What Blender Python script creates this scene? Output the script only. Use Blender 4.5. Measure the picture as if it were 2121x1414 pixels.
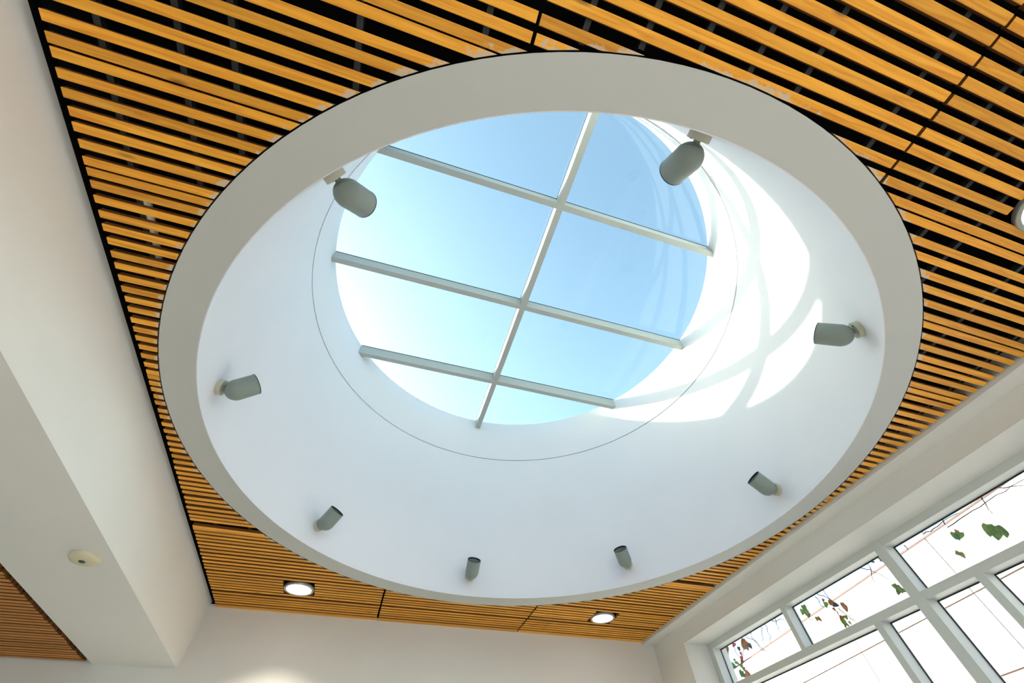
import bpy, bmesh, math, random
from mathutils import Matrix, Vector

random.seed(7)
for o in list(bpy.data.objects):
    bpy.data.objects.remove(o, do_unlink=True)
SC = bpy.context.scene
COL = SC.collection

# ------------------------------------------------------------------ camera, sky, sun, exposure
S = 1.6          # metres from the eye up to the slatted ceiling: the unit of the room's measures below
EYE = 1.5        # eye height above the floor
FL = -EYE / S    # floor level in those units

def P(x, y, z):
    return Vector((x * S, y * S, EYE + z * S))

cam_data = bpy.data.cameras.new('camera')
cam_data.sensor_width = 36.0
cam_data.lens = 36.0 * 803.0 / 2121.0
cam_data.clip_start = 0.01
cam_data.clip_end = 300
cam = bpy.data.objects.new('camera', cam_data)
COL.objects.link(cam)
right = Vector((0.95486063, -0.29566351, -0.02870995))
down = Vector((0.22493904, 0.78279226, -0.58020575))
fwd = Vector((0.1940196, 0.54755764, 0.81396378))
up = -down
m = Matrix(((right.x, up.x, -fwd.x, 0), (right.y, up.y, -fwd.y, 0), (right.z, up.z, -fwd.z, EYE), (0, 0, 0, 1)))
cam.matrix_world = m
SC.camera = cam

SUN = Vector((0.658, -0.645, -0.388)).normalized()       # the way the sunlight travels
world = bpy.data.worlds.new('world')
SC.world = world
world.use_nodes = True
wn = world.node_tree
wn.nodes.clear()
sky = wn.nodes.new('ShaderNodeTexSky')
sky.sky_type = 'NISHITA'
sky.sun_disc = False
sky.sun_elevation = math.asin(-SUN.z)
sky.sun_rotation = math.atan2(-SUN.x, -SUN.y)
sky.altitude = 0
sky.air_density = 1.0
sky.dust_density = 1.5
sky.ozone_density = 1.0
bg = wn.nodes.new('ShaderNodeBackground')
bg.inputs['Strength'].default_value = 0.30
wo = wn.nodes.new('ShaderNodeOutputWorld')
wn.links.new(sky.outputs[0], bg.inputs['Color'])
wn.links.new(bg.outputs[0], wo.inputs['Surface'])

sd = bpy.data.lights.new('sun', 'SUN')
sd.energy = 4.4
sd.angle = math.radians(0.8)
sd.color = (1.0, 0.95, 0.89)
sun = bpy.data.objects.new('sun', sd)
COL.objects.link(sun)
sun.rotation_euler = SUN.to_track_quat('-Z', 'Y').to_euler()
sun.location = (-20, 20, 15)

SC.view_settings.view_transform = 'Standard'
SC.view_settings.look = 'None'
SC.view_settings.gamma = 1.0
SC.view_settings.use_curve_mapping = False
SC.view_settings.exposure = 2.17

# ------------------------------------------------------------------ materials
def mat(name, col, rough=0.6, metal=0.0, spec=0.5):
    ma = bpy.data.materials.new(name)
    ma.use_nodes = True
    b = ma.node_tree.nodes['Principled BSDF']
    b.inputs['Base Color'].default_value = (*col, 1)
    b.inputs['Roughness'].default_value = rough
    b.inputs['Metallic'].default_value = metal
    b.inputs['Specular IOR Level'].default_value = spec
    return ma

def plaster(name, col, var=0.04, bump=0.02, scale=9.0, rough=0.75):
    ma = mat(name, col, rough, 0, 0.25)
    nt = ma.node_tree
    b = nt.nodes['Principled BSDF']
    ge = nt.nodes.new('ShaderNodeNewGeometry')
    n1 = nt.nodes.new('ShaderNodeTexNoise')
    n1.inputs['Scale'].default_value = scale * 0.15
    n1.inputs['Detail'].default_value = 4
    nt.links.new(ge.outputs['Position'], n1.inputs['Vector'])
    mp = nt.nodes.new('ShaderNodeMapRange')
    mp.inputs['From Min'].default_value = 0.3
    mp.inputs['From Max'].default_value = 0.7
    mp.inputs['To Min'].default_value = 1 - var
    mp.inputs['To Max'].default_value = 1.0
    nt.links.new(n1.outputs[0], mp.inputs['Value'])
    mx = nt.nodes.new('ShaderNodeMix')
    mx.data_type = 'RGBA'
    mx.blend_type = 'MULTIPLY'
    mx.inputs['Factor'].default_value = 1
    mx.inputs['A'].default_value = (*col, 1)
    nt.links.new(mp.outputs[0], mx.inputs['B'])
    nt.links.new(mx.outputs['Result'], b.inputs['Base Color'])
    n2 = nt.nodes.new('ShaderNodeTexNoise')
    n2.inputs['Scale'].default_value = scale * 25
    n2.inputs['Detail'].default_value = 3
    nt.links.new(ge.outputs['Position'], n2.inputs['Vector'])
    bp = nt.nodes.new('ShaderNodeBump')
    bp.inputs['Strength'].default_value = bump
    bp.inputs['Distance'].default_value = 0.01
    nt.links.new(n2.outputs[0], bp.inputs['Height'])
    nt.links.new(bp.outputs[0], b.inputs['Normal'])
    return ma

CX, CY, RS, RO = 0.5371, 1.2442, 1.262, 1.3695     # skylight shaft: centre, inner radius, outer radius of its plaster ring

def wood_mat(name, cols, splash):
    ma = mat(name, cols[0], 0.5, 0, 0.35)
    nt = ma.node_tree
    L = nt.links
    b = nt.nodes['Principled BSDF']
    ge = nt.nodes.new('ShaderNodeNewGeometry')
    oi = nt.nodes.new('ShaderNodeObjectInfo')
    off = nt.nodes.new('ShaderNodeVectorMath')
    off.operation = 'SCALE'
    off.inputs[0].default_value = (13.7, 7.1, 3.3)
    L.new(oi.outputs['Random'], off.inputs['Scale'])
    add = nt.nodes.new('ShaderNodeVectorMath')
    add.operation = 'ADD'
    L.new(ge.outputs['Position'], add.inputs[0])
    L.new(off.outputs[0], add.inputs[1])
    st = nt.nodes.new('ShaderNodeMapping')
    st.inputs['Scale'].default_value = (1.6, 34.0, 34.0)
    L.new(add.outputs[0], st.inputs['Vector'])
    gr = nt.nodes.new('ShaderNodeTexNoise')
    gr.inputs['Scale'].default_value = 1.6
    gr.inputs['Detail'].default_value = 6
    gr.inputs['Distortion'].default_value = 1.4
    L.new(st.outputs[0], gr.inputs['Vector'])
    ra = nt.nodes.new('ShaderNodeValToRGB')
    ra.color_ramp.elements[0].position = 0.30
    ra.color_ramp.elements[0].color = (*cols[1], 1)
    ra.color_ramp.elements[1].position = 0.62
    ra.color_ramp.elements[1].color = (*cols[0], 1)
    e = ra.color_ramp.elements.new(0.8)
    e.color = (*cols[2], 1)
    L.new(gr.outputs[0], ra.inputs['Fac'])
    # each batten has its own tone
    hs = nt.nodes.new('ShaderNodeHueSaturation')
    vr = nt.nodes.new('ShaderNodeMapRange')
    vr.inputs['To Min'].default_value = 0.84
    vr.inputs['To Max'].default_value = 1.12
    L.new(oi.outputs['Random'], vr.inputs['Value'])
    L.new(vr.outputs[0], hs.inputs['Value'])
    L.new(ra.outputs[0], hs.inputs['Color'])
    out = hs.outputs[0]
    # knots
    kn = nt.nodes.new('ShaderNodeMapping')
    kn.inputs['Scale'].default_value = (2.2, 9.0, 9.0)
    L.new(add.outputs[0], kn.inputs['Vector'])
    vo = nt.nodes.new('ShaderNodeTexVoronoi')
    vo.inputs['Scale'].default_value = 1.1
    L.new(kn.outputs[0], vo.inputs['Vector'])
    kr = nt.nodes.new('ShaderNodeMapRange')
    kr.inputs['From Min'].default_value = 0.03
    kr.inputs['From Max'].default_value = 0.10
    kr.inputs['To Min'].default_value = 0.75
    kr.inputs['To Max'].default_value = 0.0
    L.new(vo.outputs['Distance'], kr.inputs['Value'])
    mk = nt.nodes.new('ShaderNodeMix')
    mk.data_type = 'RGBA'
    L.new(kr.outputs[0], mk.inputs['Factor'])
    L.new(out, mk.inputs['A'])
    mk.inputs['B'].default_value = (0.16, 0.07, 0.02, 1)
    out = mk.outputs['Result']
    if splash:   # dried plaster smeared on the batten ends round the skylight
        sb = nt.nodes.new('ShaderNodeVectorMath')
        sb.operation = 'SUBTRACT'
        sb.inputs[1].default_value = (CX * S, CY * S, 0)
        L.new(ge.outputs['Position'], sb.inputs[0])
        ml = nt.nodes.new('ShaderNodeVectorMath')
        ml.operation = 'MULTIPLY'
        ml.inputs[1].default_value = (1, 1, 0)
        L.new(sb.outputs[0], ml.inputs[0])
        ln = nt.nodes.new('ShaderNodeVectorMath')
        ln.operation = 'LENGTH'
        L.new(ml.outputs[0], ln.inputs[0])
        nz = nt.nodes.new('ShaderNodeTexNoise')
        nz.inputs['Scale'].default_value = 26
        nz.inputs['Detail'].default_value = 5
        L.new(ge.outputs['Position'], nz.inputs['Vector'])
        ma2 = nt.nodes.new('ShaderNodeMath')
        ma2.operation = 'MULTIPLY_ADD'
        ma2.inputs[1].default_value = 0.11
        ma2.inputs[2].default_value = (RO + 0.003) * S - 0.045
        L.new(nz.outputs[0], ma2.inputs[0])
        sbt = nt.nodes.new('ShaderNodeMath')
        sbt.operation = 'SUBTRACT'
        L.new(ma2.outputs[0], sbt.inputs[0])
        L.new(ln.outputs['Value'], sbt.inputs[1])
        sr = nt.nodes.new('ShaderNodeMapRange')
        sr.inputs['From Min'].default_value = -0.004
        sr.inputs['From Max'].default_value = 0.006
        sr.inputs['To Max'].default_value = 0.8
        L.new(sbt.outputs[0], sr.inputs['Value'])
        mw = nt.nodes.new('ShaderNodeMix')
        mw.data_type = 'RGBA'
        L.new(sr.outputs[0], mw.inputs['Factor'])
        L.new(out, mw.inputs['A'])
        mw.inputs['B'].default_value = (0.62, 0.55, 0.42, 1)
        out = mw.outputs['Result']
    L.new(out, b.inputs['Base Color'])
    bp = nt.nodes.new('ShaderNodeBump')
    bp.inputs['Strength'].default_value = 0.12
    bp.inputs['Distance'].default_value = 0.003
    L.new(gr.outputs[0], bp.inputs['Height'])
    L.new(bp.outputs[0], b.inputs['Normal'])
    return ma

def glass_mat(name, tint, refl, rough=0.0):
    ma = bpy.data.materials.new(name)
    ma.use_nodes = True
    nt = ma.node_tree
    nt.nodes.clear()
    tr = nt.nodes.new('ShaderNodeBsdfTransparent')
    tr.inputs['Color'].default_value = (*tint, 1)
    gl = nt.nodes.new('ShaderNodeBsdfGlossy')
    gl.inputs['Roughness'].default_value = rough
    ge = nt.nodes.new('ShaderNodeNewGeometry')
    dt = nt.nodes.new('ShaderNodeVectorMath')
    dt.operation = 'DOT_PRODUCT'
    nt.links.new(ge.outputs['Incoming'], dt.inputs[0])
    nt.links.new(ge.outputs['Normal'], dt.inputs[1])
    prev = dt.outputs['Value']
    for op, v0, v1 in (('ABSOLUTE', None, None), ('SUBTRACT', 1.0, None), ('POWER', None, 5.0), ('MULTIPLY_ADD', None, 0.96), ('MULTIPLY', None, refl)):
        ml = nt.nodes.new('ShaderNodeMath')
        ml.operation = op
        if op == 'SUBTRACT':
            ml.inputs[0].default_value = v0
            nt.links.new(prev, ml.inputs[1])
        else:
            nt.links.new(prev, ml.inputs[0])
            if v1 is not None:
                ml.inputs[1].default_value = v1
            if op == 'MULTIPLY_ADD':
                ml.inputs[2].default_value = 0.04
        ml.use_clamp = op == 'MULTIPLY'
        prev = ml.outputs[0]
    mx = nt.nodes.new('ShaderNodeMixShader')
    nt.links.new(ml.outputs[0], mx.inputs['Fac'])
    nt.links.new(tr.outputs[0], mx.inputs[1])
    nt.links.new(gl.outputs[0], mx.inputs[2])
    o = nt.nodes.new('ShaderNodeOutputMaterial')
    nt.links.new(mx.outputs[0], o.inputs['Surface'])
    return ma

def emit_mat(name, col, strength):
    ma = mat(name, col, 0.5)
    b = ma.node_tree.nodes['Principled BSDF']
    b.inputs['Emission Color'].default_value = (*col, 1)
    b.inputs['Emission Strength'].default_value = strength
    return ma

M = {
    'wall': plaster('wall_paint', (0.74, 0.735, 0.69)),
    'beamwall': plaster('beam_wall_paint', (0.83, 0.82, 0.78)),
    'shaft': plaster('shaft_paint', (0.745, 0.735, 0.765), 0.03),
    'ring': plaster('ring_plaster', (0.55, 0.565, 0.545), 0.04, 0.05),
    'floor': plaster('floor_stone', (0.58, 0.55, 0.49), 0.15, 0.0, 5.0, 0.4),
    'black': mat('black_fleece', (0.006, 0.007, 0.008), 0.95, 0, 0.05),
    'rail': mat('dark_steel', (0.035, 0.04, 0.042), 0.5, 0.3),
    'wood': wood_mat('golden_batten', ((0.93, 0.435, 0.04), (0.70, 0.27, 0.02), (0.95, 0.52, 0.09)), True),
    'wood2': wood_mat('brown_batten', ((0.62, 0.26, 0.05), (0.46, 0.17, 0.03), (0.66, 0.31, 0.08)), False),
    'side': wood_mat('dark_batten_flank', ((0.24, 0.095, 0.022), (0.16, 0.06, 0.014), (0.28, 0.12, 0.035)), False),  # wood colour darkened to stand for the shade between battens
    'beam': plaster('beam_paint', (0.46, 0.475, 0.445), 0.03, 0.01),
    'seam': mat('seam_shadow_gap', (0.20, 0.22, 0.23), 0.8),
    'gasket': mat('gasket_rubber', (0.01, 0.012, 0.014), 0.6),
    'frame': plaster('frame_enamel', (0.62, 0.65, 0.62), 0.05, 0.01, 9, 0.4),
    'skyglass': glass_mat('skylight_glass', (0.415, 0.475, 0.395), 1.3),
    'winglass': glass_mat('window_glass', (0.76, 0.78, 0.77), 0.8),
    'spot': mat('grey_enamel', (0.225, 0.265, 0.24), 0.42, 0, 0.4),
    'spotbase': mat('yellowed_enamel', (0.50, 0.49, 0.38), 0.5),
    'spotin': mat('black_reflector', (0.02, 0.025, 0.03), 0.35),
    'lens': mat('lamp_glass', (0.10, 0.11, 0.12), 0.15),
    'ivory': mat('ivory_plastic', (0.70, 0.64, 0.44), 0.45),
    'eye': mat('dark_sensor', (0.05, 0.06, 0.06), 0.3),
    'dltrim': mat('brushed_nickel', (0.42, 0.42, 0.38), 0.35, 0.6),
    'dllens': emit_mat('lit_diffuser', (1.0, 0.93, 0.86), 1.6),
    'pvc': mat('white_plastic_pipe', (0.78, 0.78, 0.74), 0.45),
    'facade': plaster('facade_panel_white', (0.47, 0.46, 0.455), 0.05, 0.02, 4),
    'joint': mat('facade_joint', (0.20, 0.13, 0.11), 0.9),
    'coping': mat('roof_coping', (0.085, 0.045, 0.035), 0.7),
    'ground': plaster('concrete_paving', (0.42, 0.41, 0.38), 0.2, 0.05, 3),
    'roofing': mat('grey_roofing', (0.30, 0.30, 0.30), 0.9),
}
def leaf_mat(name, c1, c2):
    ma = mat(name, c1, 0.5, 0, 0.3)
    nt = ma.node_tree
    b = nt.nodes['Principled BSDF']
    nz = nt.nodes.new('ShaderNodeTexNoise')
    nz.inputs['Scale'].default_value = 30
    ge = nt.nodes.new('ShaderNodeNewGeometry')
    nt.links.new(ge.outputs['Position'], nz.inputs['Vector'])
    ra = nt.nodes.new('ShaderNodeValToRGB')
    ra.color_ramp.elements[0].position = 0.35
    ra.color_ramp.elements[0].color = (*c1, 1)
    ra.color_ramp.elements[1].position = 0.65
    ra.color_ramp.elements[1].color = (*c2, 1)
    nt.links.new(nz.outputs[0], ra.inputs['Fac'])
    nt.links.new(ra.outputs[0], b.inputs['Base Color'])
    tl = nt.nodes.new('ShaderNodeBsdfTranslucent')
    nt.links.new(ra.outputs[0], tl.inputs['Color'])
    mx = nt.nodes.new('ShaderNodeMixShader')
    mx.inputs['Fac'].default_value = 0.45
    nt.links.new(b.outputs[0], mx.inputs[1])
    nt.links.new(tl.outputs[0], mx.inputs[2])
    nt.links.new(mx.outputs[0], nt.nodes['Material Output'].inputs['Surface'])
    return ma
LM = {'g': leaf_mat('leaf_green', (0.22, 0.36, 0.10), (0.40, 0.50, 0.17)),
      'd': leaf_mat('leaf_dark_green', (0.10, 0.22, 0.10), (0.18, 0.34, 0.13)),
      'r': leaf_mat('leaf_red', (0.60, 0.13, 0.12), (0.72, 0.25, 0.20)),
      'b': leaf_mat('leaf_brown', (0.42, 0.18, 0.09), (0.55, 0.29, 0.14)),
      'o': leaf_mat('leaf_olive', (0.42, 0.37, 0.12), (0.56, 0.47, 0.19)),
      's': leaf_mat('leaf_slate', (0.12, 0.14, 0.18), (0.20, 0.22, 0.26)),
      'twig': mat('vine_stem', (0.10, 0.06, 0.045), 0.8)}

# ------------------------------------------------------------------ mesh helpers (all measures in room units)
def link(name, verts, faces, ma, parent=None, smooth=False):
    me = bpy.data.meshes.new(name)
    me.from_pydata(verts, [], faces)
    me.validate()
    me.materials.append(ma)
    if smooth:
        me.polygons.foreach_set('use_smooth', [True] * len(me.polygons))
    o = bpy.data.objects.new(name, me)
    COL.objects.link(o)
    if parent is not None:
        o.parent = parent
    return o

BF = [(0, 3, 2, 1), (4, 5, 6, 7), (0, 1, 5, 4), (1, 2, 6, 5), (2, 3, 7, 6), (3, 0, 4, 7)]

def box_vf(x0, x1, y0, y1, z0, z1):
    q = [(x0, y0), (x1, y0), (x1, y1), (x0, y1)]
    return [P(a, b, z0) for a, b in q] + [P(a, b, z1) for a, b in q], BF

def box(name, x0, x1, y0, y1, z0, z1, ma, parent=None):
    v, f = box_vf(x0, x1, y0, y1, z0, z1)
    return link(name, v, f, ma, parent)

def prism(name, pts, z0, z1, ma, parent=None):
    n = len(pts)
    v = [P(a, b, z0) for a, b in pts] + [P(a, b, z1) for a, b in pts]
    f = [tuple(range(n))[::-1], tuple(range(n, 2 * n))]
    f += [(i, (i + 1) % n, n + (i + 1) % n, n + i) for i in range(n)]
    return link(name, v, f, ma, parent)

def multi(name, boxes, ma, parent=None):
    V, F = [], []
    for bx in boxes:
        v, f = box_vf(*bx)
        k = len(V)
        V += v
        F += [tuple(i + k for i in q) for q in f]
    return link(name, V, F, ma, parent)

def revolve(name, prof, cx, cy, n, ma, parent=None, closed=True, smooth=True):
    """profile of (r, z) points turned about a vertical axis; closed joins the last point to the first"""
    V, F = [], []
    k = len(prof)
    for i in range(n):
        a = 2 * math.pi * i / n
        for r, z in prof:
            V.append(P(cx + r * math.cos(a), cy + r * math.sin(a), z))
    for i in range(n):
        j = (i + 1) % n
        for q in range(k if closed else k - 1):
            t = (q + 1) % k
            F.append((i * k + q, j * k + q, j * k + t, i * k + t))
    o = link(name, V, F, ma, parent, smooth)
    if smooth:
        sharpen(o)
    return o

def sharpen(o, deg=35):
    bm = bmesh.new()
    bm.from_mesh(o.data)
    for e in bm.edges:
        if len(e.link_faces) == 2 and e.calc_face_angle(0) > math.radians(deg):
            e.smooth = False
    bmesh.ops.recalc_face_normals(bm, faces=bm.faces)
    bm.to_mesh(o.data)
    bm.free()

def lathe_local(name, prof, ma, parent, axis=Vector((0, 0, 1)), org=Vector((0, 0, 0)), n=28, caps=True):
    """(r, t) profile turned about an axis in the parent's local frame, metres"""
    q = axis.to_track_quat('Z', 'Y')
    V, F = [], []
    k = len(prof)
    for i in range(n):
        a = 2 * math.pi * i / n
        for r, t in prof:
            V.append(org + q @ Vector((r * math.cos(a), r * math.sin(a), t)))
    for i in range(n):
        j = (i + 1) % n
        for s in range(k - 1):
            F.append((i * k + s, j * k + s, j * k + s + 1, i * k + s + 1))
    if caps:
        F.append(tuple(i * k for i in range(n))[::-1])
        F.append(tuple(i * k + k - 1 for i in range(n)))
    o = link(name, V, F, ma, parent, True)
    bm = bmesh.new()
    bm.from_mesh(o.data)
    bmesh.ops.remove_doubles(bm, verts=bm.verts, dist=1e-5)
    bm.to_mesh(o.data)
    bm.free()
    sharpen(o)
    return o

def tube(name, pts, rad, ma, parent=None, n=6):
    V, F = [], []
    for i, p in enumerate(pts):
        d = (pts[min(i + 1, len(pts) - 1)] - pts[max(i - 1, 0)]).normalized()
        q = d.to_track_quat('Z', 'Y')
        r = rad if not callable(rad) else rad(i / (len(pts) - 1))
        for j in range(n):
            a = 2 * math.pi * j / n
            V.append(p + q @ Vector((r * math.cos(a), r * math.sin(a), 0)))
    for i in range(len(pts) - 1):
        for j in range(n):
            k = (j + 1) % n
            F.append((i * n + j, i * n + k, (i + 1) * n + k, (i + 1) * n + j))
    F.append(tuple(range(n))[::-1])
    F.append(tuple((len(pts) - 1) * n + j for j in range(n)))
    return link(name, V, F, ma, parent, True)

def tag(o, label, cat, group=None, kind=None):
    o['label'] = label
    o['category'] = cat
    if group:
        o['group'] = group
    if kind:
        o['kind'] = kind
    return o

def empty(name, loc, rz=0.0):
    o = bpy.data.objects.new(name, None)
    o.empty_display_size = 0.05
    COL.objects.link(o)
    o.location = loc
    o.rotation_euler = (0, 0, rz)
    return o

def st(o, label, cat):
    return tag(o, label, cat, kind='structure')

# ------------------------------------------------------------------ room shell
XL, XE, YF, XW, XF, XG = -0.902, -3.2, 2.985, 2.0355, 2.2117, 2.275
YB = -3.6
ZB = 0.7125          # underside of the beam on the left
ZT = 1.075           # roof deck over the ceiling void
st(box('floor', XE - .1, XW + .3, YB - .1, YF + .15, FL - .1, FL, M['floor']), 'pale stone floor of the room', 'floor')
st(box('wall_far', XE - .1, XW + .3, YF, YF + .15, FL, ZT, M['wall']), 'off-white plaster end wall below the slatted ceiling', 'wall')
st(box('wall_left', XE - .1, XE, YB, YF, FL, ZT, M['wall']), 'off-white wall of the side bay', 'wall')
st(multi('wall_back', [(XE - .1, -2.9, YB - .15, YB, FL, ZT), (1.8, 2.4, YB - .15, YB, FL, ZT), (-2.9, 1.8, YB - .15, YB, .85, ZT), (-2.9, 1.8, YB - .15, YB, FL, -.75)], M['wall']), 'off-white wall behind with a wide glazed opening', 'wall')  # opening out of view, made wide to brighten the room
# dropped beam on the left: its face rises to the slats, its underside carries the detector
st(box('wall_beam', -1.284, XL, YB, YF, ZB, 1.025, M['beamwall']), 'white dropped beam along the left of the slatted ceiling', 'beam')
# right wall: plaster margin of the ceiling, upstand over the window, deep reveal, end pier
st(box('trim_2', 1.945, XW + .01, YB, YF, 0.986, ZT, M['wall']), 'white plaster ceiling margin along the window side', 'ceiling margin')
st(multi('wall_right', [(XW, 2.36, YB, YF, 0.8975, ZT), (XW, 2.36, 2.6365, YF, FL, 0.8975), (XW, 2.36, YB, 2.6365, FL, -.62)], M['wall']),
   'white window wall with a deep reveal round the glazing', 'wall')

# roof deck with a round hole for the skylight, black fleece under it
def holed_plate(name, x0, x1, y0, y1, z0, z1, r, ma, n=96):
    V, F = [], []
    def edge(a):
        c, s = math.cos(a), math.sin(a)
        t = min(((x1 - CX) / c if c > 1e-9 else (x0 - CX) / c if c < -1e-9 else 1e9),
                ((y1 - CY) / s if s > 1e-9 else (y0 - CY) / s if s < -1e-9 else 1e9))
        return CX + t * c, CY + t * s
    ang = [2 * math.pi * i / n for i in range(n)]
    for qx, qy in ((x0, y0), (x1, y0), (x1, y1), (x0, y1)):
        ang.append(math.atan2(qy - CY, qx - CX) % (2 * math.pi))
    ang.sort()
    N = len(ang)
    for a in ang:
        ex, ey = edge(a)
        px, py = CX + r * math.cos(a), CY + r * math.sin(a)
        V += [P(px, py, z0), P(ex, ey, z0), P(ex, ey, z1), P(px, py, z1)]
    for i in range(N):
        j = (i + 1) % N
        for q in range(4):
            t = (q + 1) % 4
            F.append((4 * i + q, 4 * j + q, 4 * j + t, 4 * i + t))
    return link(name, V, F, ma)

deck = holed_plate('roof_deck', XE - .2, 2.5, YB - .2, YF + .2, ZT, ZT + .09, RS + .03, M['roofing'])
st(deck, 'flat roof deck above the ceiling void', 'roof')

# ------------------------------------------------------------------ slatted ceiling: every batten its own piece
ceil = holed_plate('ceiling', XL, 1.945, YB, YF, 1.052, 1.062, RS + .03, M['black'])
st(ceil, 'golden timber slat ceiling with black gaps round the skylight', 'slatted ceiling')
box('fleece', -1.284, XL, YB, YF, 1.0255, ZT, M['black'], ceil)
box('fleece', XL, 1.944, YF - .0012, YF - .0002, 1.0145, 1.0515, M['black'], ceil)
rows = [-.777, -.742, -.707, -.672, -.637, -.602, -.567, -.532, -0.497, -0.4615, -0.4265, -0.3919, -0.3574, -0.3224, -0.2866, -0.2513, -0.2171, -0.1818, -0.1468, -0.1068, -0.0735, -0.0397, -0.0158, 0.027, 0.0597, 0.0987, 0.1347,
        .1736, .2102, .2346, .2719, .3068, .3427, .3735, .4079, .4451, .4707, .4993, .5359, .5736, .6094, .6457, .6832, .7171, .7556, .7915, .8252, .8594,
        .8984, .9324, .9657, 1.0012, 1.0363, 1.0720, 1.1055, 1.1277, 1.1555, 1.1840, 1.2166, 1.2496, 1.2871, 1.3205, 1.3587, 1.3970, 1.4362, 1.4715,
        1.5069, 1.5451, 1.5814, 1.6188, 1.6535, 1.6867, 1.7220, 1.7550, 1.7879, 1.8290, 1.8627, 1.9043, 1.9413, 1.9730, 2.0045, 2.0640, 2.0850, 2.1122,
        2.1480, 2.1813, 2.2167, 2.2514, 2.2882, 2.3263, 2.3652, 2.4050, 2.4415, 2.4755, 2.5194, 2.5510, 2.5848, 2.6193, 2.6543, 2.6853, 2.7216, 2.7692,
        2.8052, 2.8393, 2.8720, 2.9072, 2.9430, 2.9650]
SW, STH = 0.0200, 0.0142
panels = [(-0.8665, 0.0515), (0.0615, 0.9815), (0.9905, 1.9385)]
RC = RO + 0.0035
DL = [(-0.4067, 2.636), (1.4686, 2.637), (1.4686, -0.148)]
DR = 0.0805

def spans(x0, x1, ya, yb):
    """cut a batten by the round opening: list of (x at ya, x at yb) for both ends"""
    def hx(y):
        t = RC * RC - (y - CY) ** 2
        return math.sqrt(t) if t > 0 else None
    ha, hb = hx(ya), hx(yb)
    if ha is None and hb is None:
        return [(x0, x0, x1, x1)]
    ha0, hb0 = ha or 0.0, hb or 0.0
    res = []
    la, lb = CX - ha0, CX - hb0
    if min(la, lb) > x0 + .002:
        res.append((x0, x0, min(la, x1), min(lb, x1)))
    elif max(la, lb) > x0 + .004:
        res.append((x0, x0, max(min(la, x1), x0 + .0005), max(min(lb, x1), x0 + .0005)))
    ra, rb = CX + ha0, CX + hb0
    if max(ra, rb) < x1 - .002:
        res.append((max(ra, x0), max(rb, x0), x1, x1))
    elif min(ra, rb) < x1 - .004:
        res.append((min(max(ra, x0), x1 - .0005), min(max(rb, x0), x1 - .0005), x1, x1))
    return res

def shade_flanks(o, side):
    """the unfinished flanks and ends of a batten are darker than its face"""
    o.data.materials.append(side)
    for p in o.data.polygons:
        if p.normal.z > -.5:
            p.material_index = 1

def batten(a0, b0, a1, b1, ya, yb, z, ma, parent, tilt=0.0):
    ch = 0.0012
    lo, hi = z, z + STH
    pr = [(0, ch), (ch, 0), (SW - ch, 0), (SW, ch), (SW, STH), (0, STH)]   # (across, height) with eased lower edges
    V = []
    for left in (True, False):
        for u, h in pr:
            f = u / SW
            x = (a0 + (b0 - a0) * f) if left else (a1 + (b1 - a1) * f)
            V.append(P(x, ya + (yb - ya) * f + (tilt if not left else 0), z + h))
    k = 6
    F = [tuple(range(k)), tuple(range(k, 2 * k))[::-1]] + [(i, k + i, k + (i + 1) % k, (i + 1) % k) for i in range(k)]
    o = link('slat', V, F, ma, parent)
    bm = bmesh.new()
    bm.from_mesh(o.data)
    bmesh.ops.recalc_face_normals(bm, faces=bm.faces)
    bm.to_mesh(o.data)
    bm.free()
    shade_flanks(o, M['side'])
    return o

rnd = random.Random(3)
for yi, y0 in enumerate(rows):
    for pi, (px0, px1) in enumerate(panels):
        j = rnd.uniform(-.0008, .0008)
        if y0 + SW + j > YF - .0005:
            j = 0
        ya, yb = y0 + j, y0 + SW + j
        e0, e1 = rnd.uniform(-.0015, .0015), rnd.uniform(-.0015, .0015)
        dz = rnd.uniform(-.0008, .0008)
        tilt = .006 if (abs(y0 - 2.064) < 1e-6 and pi == 0) else 0
        ia, ib = abs(ya - CY) < RC, abs(yb - CY) < RC
        if ia != ib and px0 < CX < px1:        # batten that only grazes the opening: notch cut along the arc
            yc = ya if ia else yb
            hh = math.sqrt(RC * RC - (yc - CY) ** 2)
            sg = -1 if yc < CY else 1
            arc = []
            for q in range(9):
                x = CX + hh * (1 - q / 4)
                arc.append((x, CY + sg * math.sqrt(RC * RC - (x - CX) ** 2)))
            if ib:
                poly = [(px0 + e0, ya), (px1 + e1, ya), (px1 + e1, yb)] + arc + [(px0 + e0, yb)]
            else:
                poly = [(px1 + e1, yb), (px0 + e0, yb), (px0 + e0, ya)] + arc[::-1] + [(px1 + e1, ya)]
            o = prism('slat', poly, 1.0 + dz, 1.0 + dz + STH, M['wood'], ceil)
            shade_flanks(o, M['side'])
            continue
        for a0, b0, a1, b1 in spans(px0 + e0, px1 + e1, ya, yb):
            segs = [(a0, b0, a1, b1)]
            for lx, ly in DL + [(-.4067, -.148)]:
                if ly > -.5 and ya < ly + DR * .93 and yb > ly - DR * .93:
                    new = []
                    for s_ in segs:
                        if s_[0] < lx - DR and s_[2] > lx + DR:
                            new += [(s_[0], s_[1], lx - DR - .002, lx - DR - .002), (lx + DR + .002, lx + DR + .002, s_[2], s_[3])]
                        else:
                            new.append(s_)
                    segs = new
            for s_ in segs:
                if s_[2] - s_[0] < .003 and s_[3] - s_[1] < .003:
                    continue
                if y0 > YF - .021 and yb > YF:
                    continue
                batten(*s_, ya, yb, 1.0 + dz, M['wood'], ceil, tilt)
# the same ceiling carries on behind the viewer
fld = []
yy = -.812
while yy > YB + .03:
    for px0, px1 in panels:
        fld.append((px0, px1, yy, yy + SW, 1.0, 1.0 + STH))
    yy -= .0352
multi('slat_field', fld, M['wood'], ceil)['kind'] = 'stuff'
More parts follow.
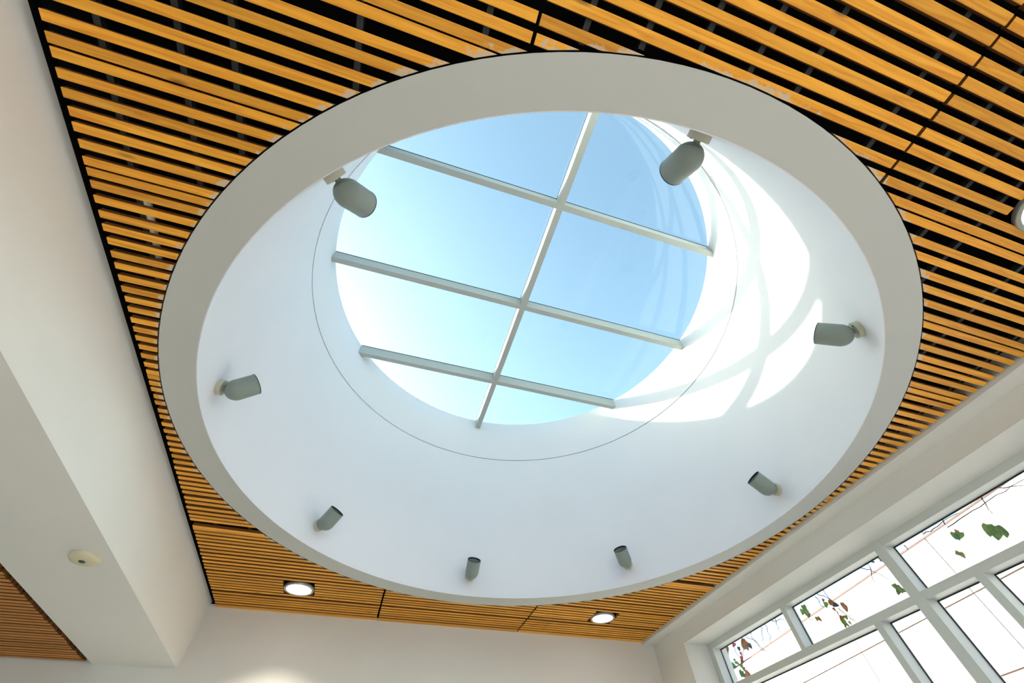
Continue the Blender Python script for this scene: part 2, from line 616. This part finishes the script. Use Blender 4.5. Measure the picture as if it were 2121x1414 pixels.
# steel carriers the battens hang from, seen in the gaps
for x in (-.778, -.630, -.528, -.285, -.04, .155, .28, .403, .528, .653, .903, 1.108, 1.23, 1.358, 1.61, 1.86):
    h = RC * RC - (x - CX) ** 2
    segs = [(-.85, YF - .01)]
    if h > 0:
        h = math.sqrt(h)
        segs = [(-.85, CY - h - .01), (CY + h + .01, YF - .01)]
    for a, b in segs:
        if b - a > .02:
            box('rail', x - .0065, x + .0065, a, b, 1.0155, 1.030, M['rail'], ceil)
tag(tube('conduit', [P(-.766, .512, 1.0255), P(-.767, .6, 1.0255), P(-.770, .69, 1.0255)], .0088 * S, M['pvc'], None, 14),
    'short white plastic conduit above the slats near the left beam', 'pipe')
# lower slatted ceiling of the side bay
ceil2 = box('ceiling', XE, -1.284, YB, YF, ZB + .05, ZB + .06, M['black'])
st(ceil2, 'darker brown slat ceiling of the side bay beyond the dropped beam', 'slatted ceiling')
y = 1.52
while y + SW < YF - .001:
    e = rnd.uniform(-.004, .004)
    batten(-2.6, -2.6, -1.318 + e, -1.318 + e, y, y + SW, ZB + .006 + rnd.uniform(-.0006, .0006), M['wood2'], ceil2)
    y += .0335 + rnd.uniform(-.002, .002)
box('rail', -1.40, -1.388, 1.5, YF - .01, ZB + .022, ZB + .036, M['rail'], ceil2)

# ------------------------------------------------------------------ plaster ring, shaft, skylight
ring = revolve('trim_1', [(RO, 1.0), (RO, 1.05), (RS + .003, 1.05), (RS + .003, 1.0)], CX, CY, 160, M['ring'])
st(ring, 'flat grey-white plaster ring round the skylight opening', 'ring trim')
ZS, ZG = 1.995, 2.378      # seam, glazing level
shaft = revolve('wall_shaft', [(RS, 1.0), (RS, ZS - .0018), (RS + .006, ZS - .0018), (RS + .006, ZS + .0018), (RS - .004, ZS + .0018), (RS - .004, ZG),
                               (RS + .09, ZG), (RS + .09, 1.0505), (RS + .0028, 1.0505), (RS + .0028, 1.0)], CX, CY, 160, M['shaft'])
st(shaft, 'white round skylight shaft with a thin seam line', 'shaft')
sky_w = empty('window_1', P(CX, CY, ZG))
st(sky_w, 'round skylight with a white beam grid and eight flat panes', 'skylight')
inv = Matrix.Translation(-P(CX, CY, ZG))
def child(o, par):
    o.parent = par
    o.matrix_parent_inverse = par.matrix_basis.inverted()
    return o
BZ0, BZ1, BW = 2.296, 2.3775, 0.0385
RB = RS + .004
def chord(c, off):
    return math.sqrt(max(RB * RB - (c - off) ** 2, 0))
mx0, mx1 = CX - BW / 2 - .003, CX + BW / 2 - .003
h = chord(mx0, CX)
child(box('beam', mx0, mx1, CY - h, CY + h, BZ0, BZ1, M['beam']), sky_w)
ys = (0.545, 1.2555, 1.964)
for yc in ys:
    hh = chord(yc, CY)
    y0, y1 = yc - BW / 2, yc + BW / 2 - .005
    child(box('beam', CX - hh, mx0, y0, y1, BZ0 + .001, BZ1, M['beam']), sky_w)
    child(box('beam', mx1, CX + hh, y0, y1, BZ0 + .001, BZ1, M['beam']), sky_w)
# gaskets on the beams, glass resting on them
for yc in ys:
    hh = chord(yc, CY)
    child(box('gasket', CX - hh, mx0 + .004, yc - BW / 2 - .003, yc + BW / 2 - .002, BZ1, BZ1 + .003, M['gasket']), sky_w)
    child(box('gasket', mx1 - .004, CX + hh, yc - BW / 2 - .003, yc + BW / 2 - .002, BZ1, BZ1 + .003, M['gasket']), sky_w)
child(box('gasket', mx0 - .002, mx1 + .002, CY - h, CY + h, BZ1, BZ1 + .003, M['gasket']), sky_w)
RP = RS + .05
def pane_poly(x0, x1, y0, y1):
    """part of the glazing disc inside a rectangle"""
    n = 160
    pts = [(CX + RP * math.cos(2 * math.pi * i / n), CY + RP * math.sin(2 * math.pi * i / n)) for i in range(n)]
    for ax, lim, sgn in ((0, x0, 1), (0, x1, -1), (1, y0, 1), (1, y1, -1)):
        out = []
        for i, p in enumerate(pts):
            q = pts[(i + 1) % len(pts)]
            ip, iq = sgn * (p[ax] - lim) >= 0, sgn * (q[ax] - lim) >= 0
            if ip:
                out.append(p)
            if ip != iq:
                t = (lim - p[ax]) / (q[ax] - p[ax])
                out.append((p[0] + t * (q[0] - p[0]), p[1] + t * (q[1] - p[1])))
        pts = out
        if not pts:
            break
    return pts
ye = [-1.0] + list(ys) + [4.0]
xc = (mx0 + mx1) / 2
for i in range(4):
    for xa, xb in ((-3, xc - .001), (xc + .001, 4)):
        poly = pane_poly(xa, xb, ye[i] + .001, ye[i + 1] - .001)
        v = [P(a, b, BZ1 + .0032) for a, b in poly]
        child(link('pane', v, [tuple(range(len(v)))], M['skyglass']), sky_w)
kerb = revolve('trim_3', [(RS + .02, ZG + .0005), (RP + .03, ZG + .0005), (RP + .03, ZG + .02), (RP + .004, ZG + .02), (RP + .004, BZ1 + .0045), (RS + .02, BZ1 + .001)],
               CX, CY, 128, M['beam'])
st(kerb, 'white kerb holding the rim of the skylight glass', 'trim')

# ------------------------------------------------------------------ window wall
win = empty('window_2', P(XF, 1.244, -.62))
st(win, 'grey-green framed window band with a transom and narrow mullions', 'window')
def wbox(n, *a):
    return child(box(n, *a), win)
SILL = -.62
ft = 0.0305
def mull(y0, y1, z0, z1, xf=XF, xb=XG + .012):
    wbox('mullion', xf, xb, y0, y1, z0, z1, M['frame'])
wbox('frame_head', XF, XG + .012, YB, 2.6365, .8668, .8975, M['frame'])
wbox('frame_jamb', XF, XG + .012, 2.592, 2.6365, SILL, .8668, M['frame'])
wbox('frame_sill', XF, XG + .012, YB, 2.592, SILL, SILL + ft, M['frame'])
ZR0, ZR1 = .6440, .6740
mods = [(2.592, 1.268), (1.220, -.104), (-.152, -1.476), (-1.524, -2.848)]
for k, (ya, yb) in enumerate(mods):
    flip = k % 2 == 1
    ym = (ya + yb) / 2 - .011
    mull(ym - .0148, ym + .0148, ZR1, .8668)
    yn = (yb + .192 + .016) if not flip else (ya - .213 - .016)
    mull(yn - .016, yn + .016, SILL + ft, ZR0)
    wbox('transom', XF - .001, XG + .012, yb, ya, ZR0, ZR1, M['frame'])
    mull(yb - .048, yb, SILL + ft, .9005, XF - .004)
    # glass with its black gasket, each pane by itself
    cells = [(yb, ym - .0148, ZR1, .8668), (ym + .0148, ya, ZR1, .8668), (yb, yn - .016, SILL + ft, ZR0), (yn + .016, ya, SILL + ft, ZR0)]
    for c0, c1, z0, z1 in cells:
        g = .0045
        p_ = wbox('pane', XG + .0005, XG + .0035, c0, c1, z0, z1, M['winglass'])
        V, F = [], []
        for bx in ((XG - .004, XG, c0, c1, z1 - g, z1), (XG - .004, XG, c0, c0 + g, z0, z1 - g), (XG - .004, XG, c1 - g, c1, z0, z1 - g), (XG - .004, XG, c0 + g, c1 - g, z0, z0 + g)):
            v, f = box_vf(*bx)
            kk = len(V)
            V += v
            F += [tuple(i + kk for i in q) for q in f]
        gk = link('gasket', V, F, M['gasket'], p_)
        gk.matrix_parent_inverse = p_.matrix_world.inverted()
        gk.matrix_parent_inverse = (win.matrix_basis @ p_.matrix_parent_inverse).inverted() if False else Matrix.Identity(4)

# ------------------------------------------------------------------ eight spotlights inside the shaft
SPOT_R = .040 * S
DIRH = Vector((.7071, 0, .7071))
def make_spot(label):
    root = empty('spotlight', (0, 0, 0))
    tag(root, label, 'spotlight', 'grey spotlights round the skylight shaft')
    base = lathe_local('base', [(.0, 0), (.030 * S, 0), (.030 * S, .0165 * S), (.028 * S, .018 * S), (0, .018 * S)], M['spotbase'], root, Vector((1, 0, 0)), caps=False)
    lathe_local('screw', [(0, 0), (.0035 * S, 0), (.0035 * S, .0012 * S), (0, .0012 * S)], M['spotin'], base, Vector((1, 0, 0)), Vector((.018 * S, .017 * S, .006 * S)), 10, False)
    lathe_local('arm', [(.0, .0), (.0095 * S, 0), (.0095 * S, .016 * S), (.007 * S, .018 * S), (.007 * S, .032 * S), (0, .032 * S)], M['spot'], root, Vector((1, 0, 0)), Vector((.018 * S, 0, 0)), 20, False)
    c = Vector((.062 * S, 0, .002 * S))
    R_ = SPOT_R
    prof = []
    for i in range(11):
        a = math.pi / 2 * (1 - i / 10)
        prof.append((R_ * math.cos(a), -R_ * math.sin(a)))
    Lh = .066 * S
    prof += [(R_, Lh * .5), (R_, Lh - .001), (R_ - .001, Lh), (R_ - .004, Lh), (R_ - .0045, Lh - .004), (R_ - .005, Lh * .45), (R_ * .5, Lh * .1), (0, Lh * .05)]
    head = lathe_local('housing', prof, M['spot'], root, DIRH, c, 36, False)
    lathe_local('front_ring', [(R_ - .0006, Lh - .003), (R_ + .0008, Lh - .003), (R_ + .0008, Lh + .0012), (R_ - .0046, Lh + .0012), (R_ - .0046, Lh - .012)], M['spotin'], head, DIRH, c, 36, False)
    lathe_local('lens', [(0, Lh * .55), (R_ * .6, Lh * .53), (R_ - .0055, Lh * .45), (R_ - .0055, Lh * .42), (0, Lh * .42)], M['lens'], head, DIRH, c, 30, False)
    off = .024 * S
    rr = math.sqrt(R_ * R_ - off * off)
    ax = Vector((-.95, 0, .31)).normalized()
    lathe_local('seam', [(rr - .0012, off - .0006), (rr + .0007, off - .0006), (rr + .0002, off + .0006), (rr - .0012, off + .0006), (rr - .0012, off - .0006)], M['spotin'], head, ax, c, 36, False)
    return root
def copy_tree(o, parent=None):
    c = o.copy()
    COL.objects.link(c)
    if parent is not None:
        c.parent = parent
    for ch in list(o.children):
        copy_tree(ch, c)
    return c
spot_labels = {
    180: 'grey bullet spotlight on the left side of the shaft wall',
    135: 'grey bullet spotlight on the lower left of the shaft wall above the left downlight',
    90: 'grey bullet spotlight low on the far shaft wall, left one of the lowest pair',
    45: 'grey bullet spotlight low on the far shaft wall, right one of the lowest pair',
    0: 'grey bullet spotlight on the lower right shaft wall near the window corner',
    -45: 'grey bullet spotlight on the right shaft wall amid the sunlit patches',
    -90: 'large grey bullet spotlight at the upper right in front of blue sky',
    -135: 'large grey bullet spotlight at the upper left in front of pale sky',
}
proto = None
for ang, lb in spot_labels.items():
    if proto is None:
        proto = make_spot(lb)
        o = proto
    else:
        o = copy_tree(proto)
        o['label'] = lb
    a = math.radians(ang)
    o.location = P(CX + (RS - .0005) * math.cos(a), CY + (RS - .0005) * math.sin(a), 1.107)
    o.rotation_euler = (0, 0, a + math.pi)

# ------------------------------------------------------------------ downlights, detector
def make_down(label):
    root = empty('downlight', (0, 0, 0))
    tag(root, label, 'downlight', 'round recessed downlights in the slatted ceiling')
    r = DR * S
    lathe_local('trim_ring', [(r * .83, .012), (r * .84, -.003), (r * .90, -.0055), (r * .985, -.004), (r, .0), (r, .016), (r * .83, .016)], M['dltrim'], root, n=40, caps=False)
    lathe_local('can', [(r * .835, .002), (r * .835, .045), (0, .045)], M['spotin'], root, n=40, caps=False)
    lathe_local('diffuser', [(0, -.001), (r * .60, -.001), (r * .815, .003), (r * .815, .006), (0, .006)], M['dllens'], root, n=40, caps=False)
    ld = bpy.data.lights.new('downlight_lamp', 'AREA')
    ld.shape = 'DISK'
    ld.size = r * 1.5
    ld.energy = DLW
    ld.color = (1.0, 0.90, 0.76)
    ld.spread = math.radians(105)
    lo = bpy.data.objects.new('lamp', ld)
    COL.objects.link(lo)
    lo.location = (0, 0, -.010)
    lo.parent = root
    return root
DLW = 3.9
ADDED_DL = [(-.4067, -.148)] + [(x, y) for y in (-1.08, -2.0, -2.9) for x in (-.4067, .53, 1.4686)]  # out-of-view downlights added only to light the room
dlab = ['lit round downlight in the slats left of the skylight ring near the end wall',
        'lit round downlight in the slats at the right near the window corner',
        'lit round downlight at the right edge beside the big slats']
pr = None
dlab += ['lit round downlight in the slats behind the viewer'] * len(ADDED_DL)
for (x, y), lb in zip(DL + ADDED_DL, dlab):
    if pr is None:
        pr = o = make_down(lb)
    else:
        o = copy_tree(pr)
        o['label'] = lb
    o.location = P(x, y, .9985)

det = empty('smoke_detector', P(-.9935, 1.7775, ZB))
tag(det, 'round ivory smoke detector with a dark eye under the left beam', 'smoke detector')
lathe_local('body', [(0, 0), (.046 * S, 0), (.047 * S, -.005), (.046 * S, -.016), (.040 * S, -.024), (.024 * S, -.027), (0, -.027)], M['ivory'], det, n=36, caps=False)
lathe_local('sensor_eye', [(0, -.0265), (.0105 * S, -.0265), (.0105 * S, -.029), (.007 * S, -.032), (0, -.033)], M['eye'], det, n=20, caps=False)

# ------------------------------------------------------------------ outside: paving, neighbouring building, vines
st(box('ground', -30, 30, -30, 30, FL - .25, FL - .12, M['ground']), 'pale concrete ground outside', 'ground')
BD = Vector((.1494, .9888)).normalized()
BN = Vector((BD.y, -BD.x))
BQ = Vector((4.6, 1.2))
def bpos(s, d, z):
    q = BQ + BD * s + BN * d
    return P(q.x, q.y, z)
def bbox(name, s0, s1, d0, d1, z0, z1, ma, parent=None):
    q = [(s0, d0), (s1, d0), (s1, d1), (s0, d1)]
    V = [bpos(a, b, z0) for a, b in q] + [bpos(a, b, z1) for a, b in q]
    o = link(name, V, BF, ma)
    if parent is not None:
        child(o, parent)
    return o
bl = empty('building', bpos(2.4, 0, FL))
tag(bl, 'white panelled neighbouring building seen through the windows', 'building')
bbox('core', -3.2, 7.9, .016, 1.6, FL - .12, 1.745, M['joint'], bl)
g = .0055
zrow = [FL - .12, -.55, -.09, .373, .837, 1.300, 1.755]
scol = [-3.1, -1.70, -.31, 1.078, 2.479, 3.851, 5.24, 6.63, 7.9]
for i in range(len(zrow) - 1):
    for k in range(len(scol) - 1):
        bbox('facade_panel', scol[k] + g, scol[k + 1] - g, 0, .015, zrow[i] + g, zrow[i + 1] - (g if i < 5 else 0), M['facade'], bl)
bbox('coping', -3.15, 7.95, -.006, 1.62, 1.755, 1.768, M['coping'], bl)

WX, WZ = 2.50, .966
trel = empty('trellis_wire', P(WX, 1.2, WZ))
tag(trel, 'steel wire on brackets above the outside of the windows, carrying the vines', 'wire')
child(tube('wire', [P(WX, 3.2, WZ), P(WX, 1.6, WZ), P(WX, 0.0, WZ), P(WX, -1.2, WZ)], .003, M['rail'], None, 6), trel)
for yb_ in (3.05, 2.0, .9, -.2, -1.1):
    child(box('bracket', 2.3605, WX + .004, yb_ - .004, yb_ + .004, WZ + .0025, WZ + .010, M['rail']), trel)
CAMR = (right, down, fwd)
def at(px, py, x):
    """point on the vertical plane x behind a window position"""
    w = right * ((px - 1060.5) / 803.0) + down * ((py - 707.0) / 803.0) + fwd
    w = w * (x / w.x)
    return P(w.x, w.y, w.z)

LEAF = {}
def leaf_mesh(key):
    if key in LEAF:
        return LEAF[key]
    out = [(0, 0), (.34, -.10), (.50, .18), (.42, .50), (.20, .82), (0, 1.0), (-.20, .82), (-.42, .50), (-.50, .18), (-.34, -.10)]
    V = [Vector((x, y, .10 * abs(x) + .12 * y * y * -1)) for x, y in out] + [Vector((0, .45, -.06))]
    c = 10
    F = [(c, i, (i + 1) % 10) for i in range(10)]
    th = Vector((0, 0, -.02))
    n = len(V)
    V2 = V + [v + th for v in V]
    F2 = F + [(b + n, a + n, cc + n) if False else (cc + n, b + n, a + n) for cc, a, b in [(f[0], f[2], f[1]) for f in F]]
    F2 += [(i, (i + 1) % 10 , (i + 1) % 10 + n, i + n) for i in range(10)]
    me = bpy.data.meshes.new('leaf')
    me.from_pydata(V2, [], F2)
    me.materials.append(LM[key])
    LEAF[key] = me
    return me

def vine(label, x, stems, leaves):
    p0 = at(*stems[0][0], x)
    root = empty('hanging_vine', p0)
    tag(root, label, 'vine', 'vines hanging outside the window')
    for s_ in stems:
        pts = []
        for i in range(len(s_) - 1):
            a, b = at(*s_[i], x), at(*s_[i + 1], x)
            for t in (0, .33, .66):
                pts.append(a.lerp(b, t) + Vector((rnd.uniform(-.012, .012), rnd.uniform(-.004, .004), rnd.uniform(-.004, .004))))
        pts.append(at(*s_[-1], x))
        for p_ in pts:
            p_.z = min(p_.z, EYE + WZ * S - .014)
        if s_ is stems[0] or s_[0][1] < stems[0][0][1] + 4:
            tp = pts[0]
            hi = Vector((WX * S + .004, tp.y - rnd.uniform(-.03, .03), EYE + WZ * S - .0085))
            pts = [hi, hi.lerp(tp, .5) + Vector((.01, .012, 0))] + pts
        child(tube('stem', pts, lambda t: .0042 - .0022 * t, LM['twig'], None, 5), root)
    for (px, py, size, ang, key) in leaves:
        c = at(px, py, x + rnd.uniform(-.02, .02))
        d = at(px + math.cos(math.radians(ang)), py + math.sin(math.radians(ang)), x) - at(px, py, x)
        k = d.length                        # metres for one pixel there
        d.normalize()
        nrm = (Vector((0, 0, EYE)) - c).normalized()
        nrm = (nrm + Vector((rnd.uniform(-.6, .6), rnd.uniform(-.6, .6), rnd.uniform(-.4, .4)))).normalized()
        xx = d.cross(nrm).normalized()
        zz = xx.cross(d).normalized()
        L = size * k * 1.15
        o = bpy.data.objects.new('leaf', leaf_mesh(key))
        COL.objects.link(o)
        c0 = c - d * L * .5
        mw = Matrix(((xx.x * L * .8, d.x * L, zz.x * L, c0.x), (xx.y * L * .8, d.y * L, zz.y * L, c0.y), (xx.z * L * .8, d.z * L, zz.z * L, c0.z), (0, 0, 0, 1)))
        o.matrix_basis = mw
        o.parent = root
        o.matrix_parent_inverse = root.matrix_basis.inverted()

vine('vine with green, red and brown leaves in the window pane nearest the end wall', 2.50,
     [[(1512, 1322), (1526, 1352), (1545, 1386), (1556, 1402)], [(1505, 1335), (1510, 1362), (1520, 1395), (1535, 1412)], [(1556, 1318), (1575, 1338), (1590, 1352)],
      [(1540, 1312), (1538, 1330), (1540, 1362), (1534, 1392)], [(1577, 1300), (1579, 1318), (1581, 1330)], [(1586, 1296), (1594, 1312), (1597, 1332)],
      [(1545, 1318), (1565, 1326), (1578, 1346), (1592, 1348)], [(1608, 1286), (1612, 1300), (1616, 1311)], [(1596, 1283), (1604, 1287), (1618, 1281), (1624, 1284)],
      [(1520, 1385), (1531, 1377), (1545, 1366), (1556, 1360)]],
     [(1506, 1346, 13, 80, 'o'), (1520, 1336, 9, 100, 'r'), (1540, 1330, 11, 150, 'b'), (1541, 1339, 14, 75, 'o'), (1547, 1341, 12, 50, 'b'), (1554, 1338, 11, 55, 's'),
      (1531, 1344, 9, 70, 's'), (1535, 1354, 8, 70, 'r'), (1537, 1363, 9, 70, 'r'), (1537, 1371, 8, 100, 'r'), (1522, 1367, 6, 60, 'd'), (1527, 1373, 9, 30, 'g'),
      (1520, 1379, 10, 20, 'd'), (1537, 1380, 10, 60, 'g'), (1541, 1386, 9, 70, 'd'), (1536, 1396, 13, 90, 'd'), (1542, 1399, 9, 40, 'd'), (1549, 1395, 11, 25, 'b'), (1551, 1400, 8, 10, 'b')])
vine('vine with mixed green and russet leaves in the second upper window pane', 2.50,
     [[(1694, 1230), (1712, 1236), (1726, 1248), (1738, 1264)], [(1690, 1235), (1697, 1248), (1700, 1254), (1706, 1257)], [(1706, 1224), (1718, 1238), (1730, 1252)],
      [(1737, 1258), (1746, 1268), (1756, 1276), (1761, 1274)], [(1676, 1279), (1680, 1283), (1686, 1282)], [(1733, 1266), (1742, 1282), (1750, 1292)], [(1760, 1278), (1774, 1290)]],
     [(1667, 1260, 14, 60, 'g'), (1662, 1268, 11, 90, 'g'), (1671, 1270, 16, 65, 'g'), (1676, 1274, 9, 80, 'd'), (1692, 1282, 9, 70, 'o'), (1698, 1282, 11, 45, 'b'), (1711, 1253, 12, 75, 'g'),
      (1705, 1243, 6, 90, 'b'), (1720, 1249, 10, 80, 'b'), (1722, 1245, 9, 20, 'b'), (1731, 1252, 12, 15, 's'), (1728, 1262, 9, 45, 'b'), (1746, 1254, 12, 70, 'b'), (1752, 1260, 15, 60, 'b'),
      (1753, 1279, 10, 60, 'g'), (1744, 1281, 11, 85, 'b'), (1749, 1290, 14, 65, 'g'), (1756, 1294, 9, 40, 'g'), (1761, 1290, 9, 50, 'g'), (1752, 1298, 6, 60, 'b')])
vine('vine with green leaves beside the thick mullion', 2.50,
     [[(1786, 1176), (1800, 1180), (1830, 1192), (1850, 1210)], [(1799, 1168), (1806, 1190), (1812, 1210)], [(1822, 1150), (1826, 1160), (1823, 1164)]],
     [(1825, 1158, 12, 60, 'g'), (1809, 1163, 6, 10, 's'), (1856, 1216, 15, 50, 'g'), (1864, 1221, 18, 55, 'g'), (1870, 1222, 14, 20, 'g'), (1861, 1226, 12, 85, 'd')])
vine('vine with large green leaves in the upper pane right of the thick mullion', 2.50,
     [[(1912, 1106), (1935, 1095), (1956, 1078), (1985, 1062)], [(1874, 1130), (1880, 1138)], [(1962, 1092), (2000, 1066), (2040, 1040), (2080, 1016), (2121, 992)], [(2040, 1040), (2047, 1052), (2056, 1064)],
      [(2078, 1010), (2098, 1006), (2125, 1004)]],
     [(1982, 1099, 9, 10, 'r'), (1978, 1110, 15, 70, 'g'), (1987, 1110, 15, 100, 'g'), (1984, 1113, 13, 60, 'd'), (1987, 1146, 15, 20, 'o'), (1994, 1150, 15, 45, 'o'),
      (2049, 1099, 24, 75, 'g'), (2064, 1104, 28, 75, 'g'), (2078, 1100, 26, 35, 'g'), (2083, 1106, 16, 60, 'g')])
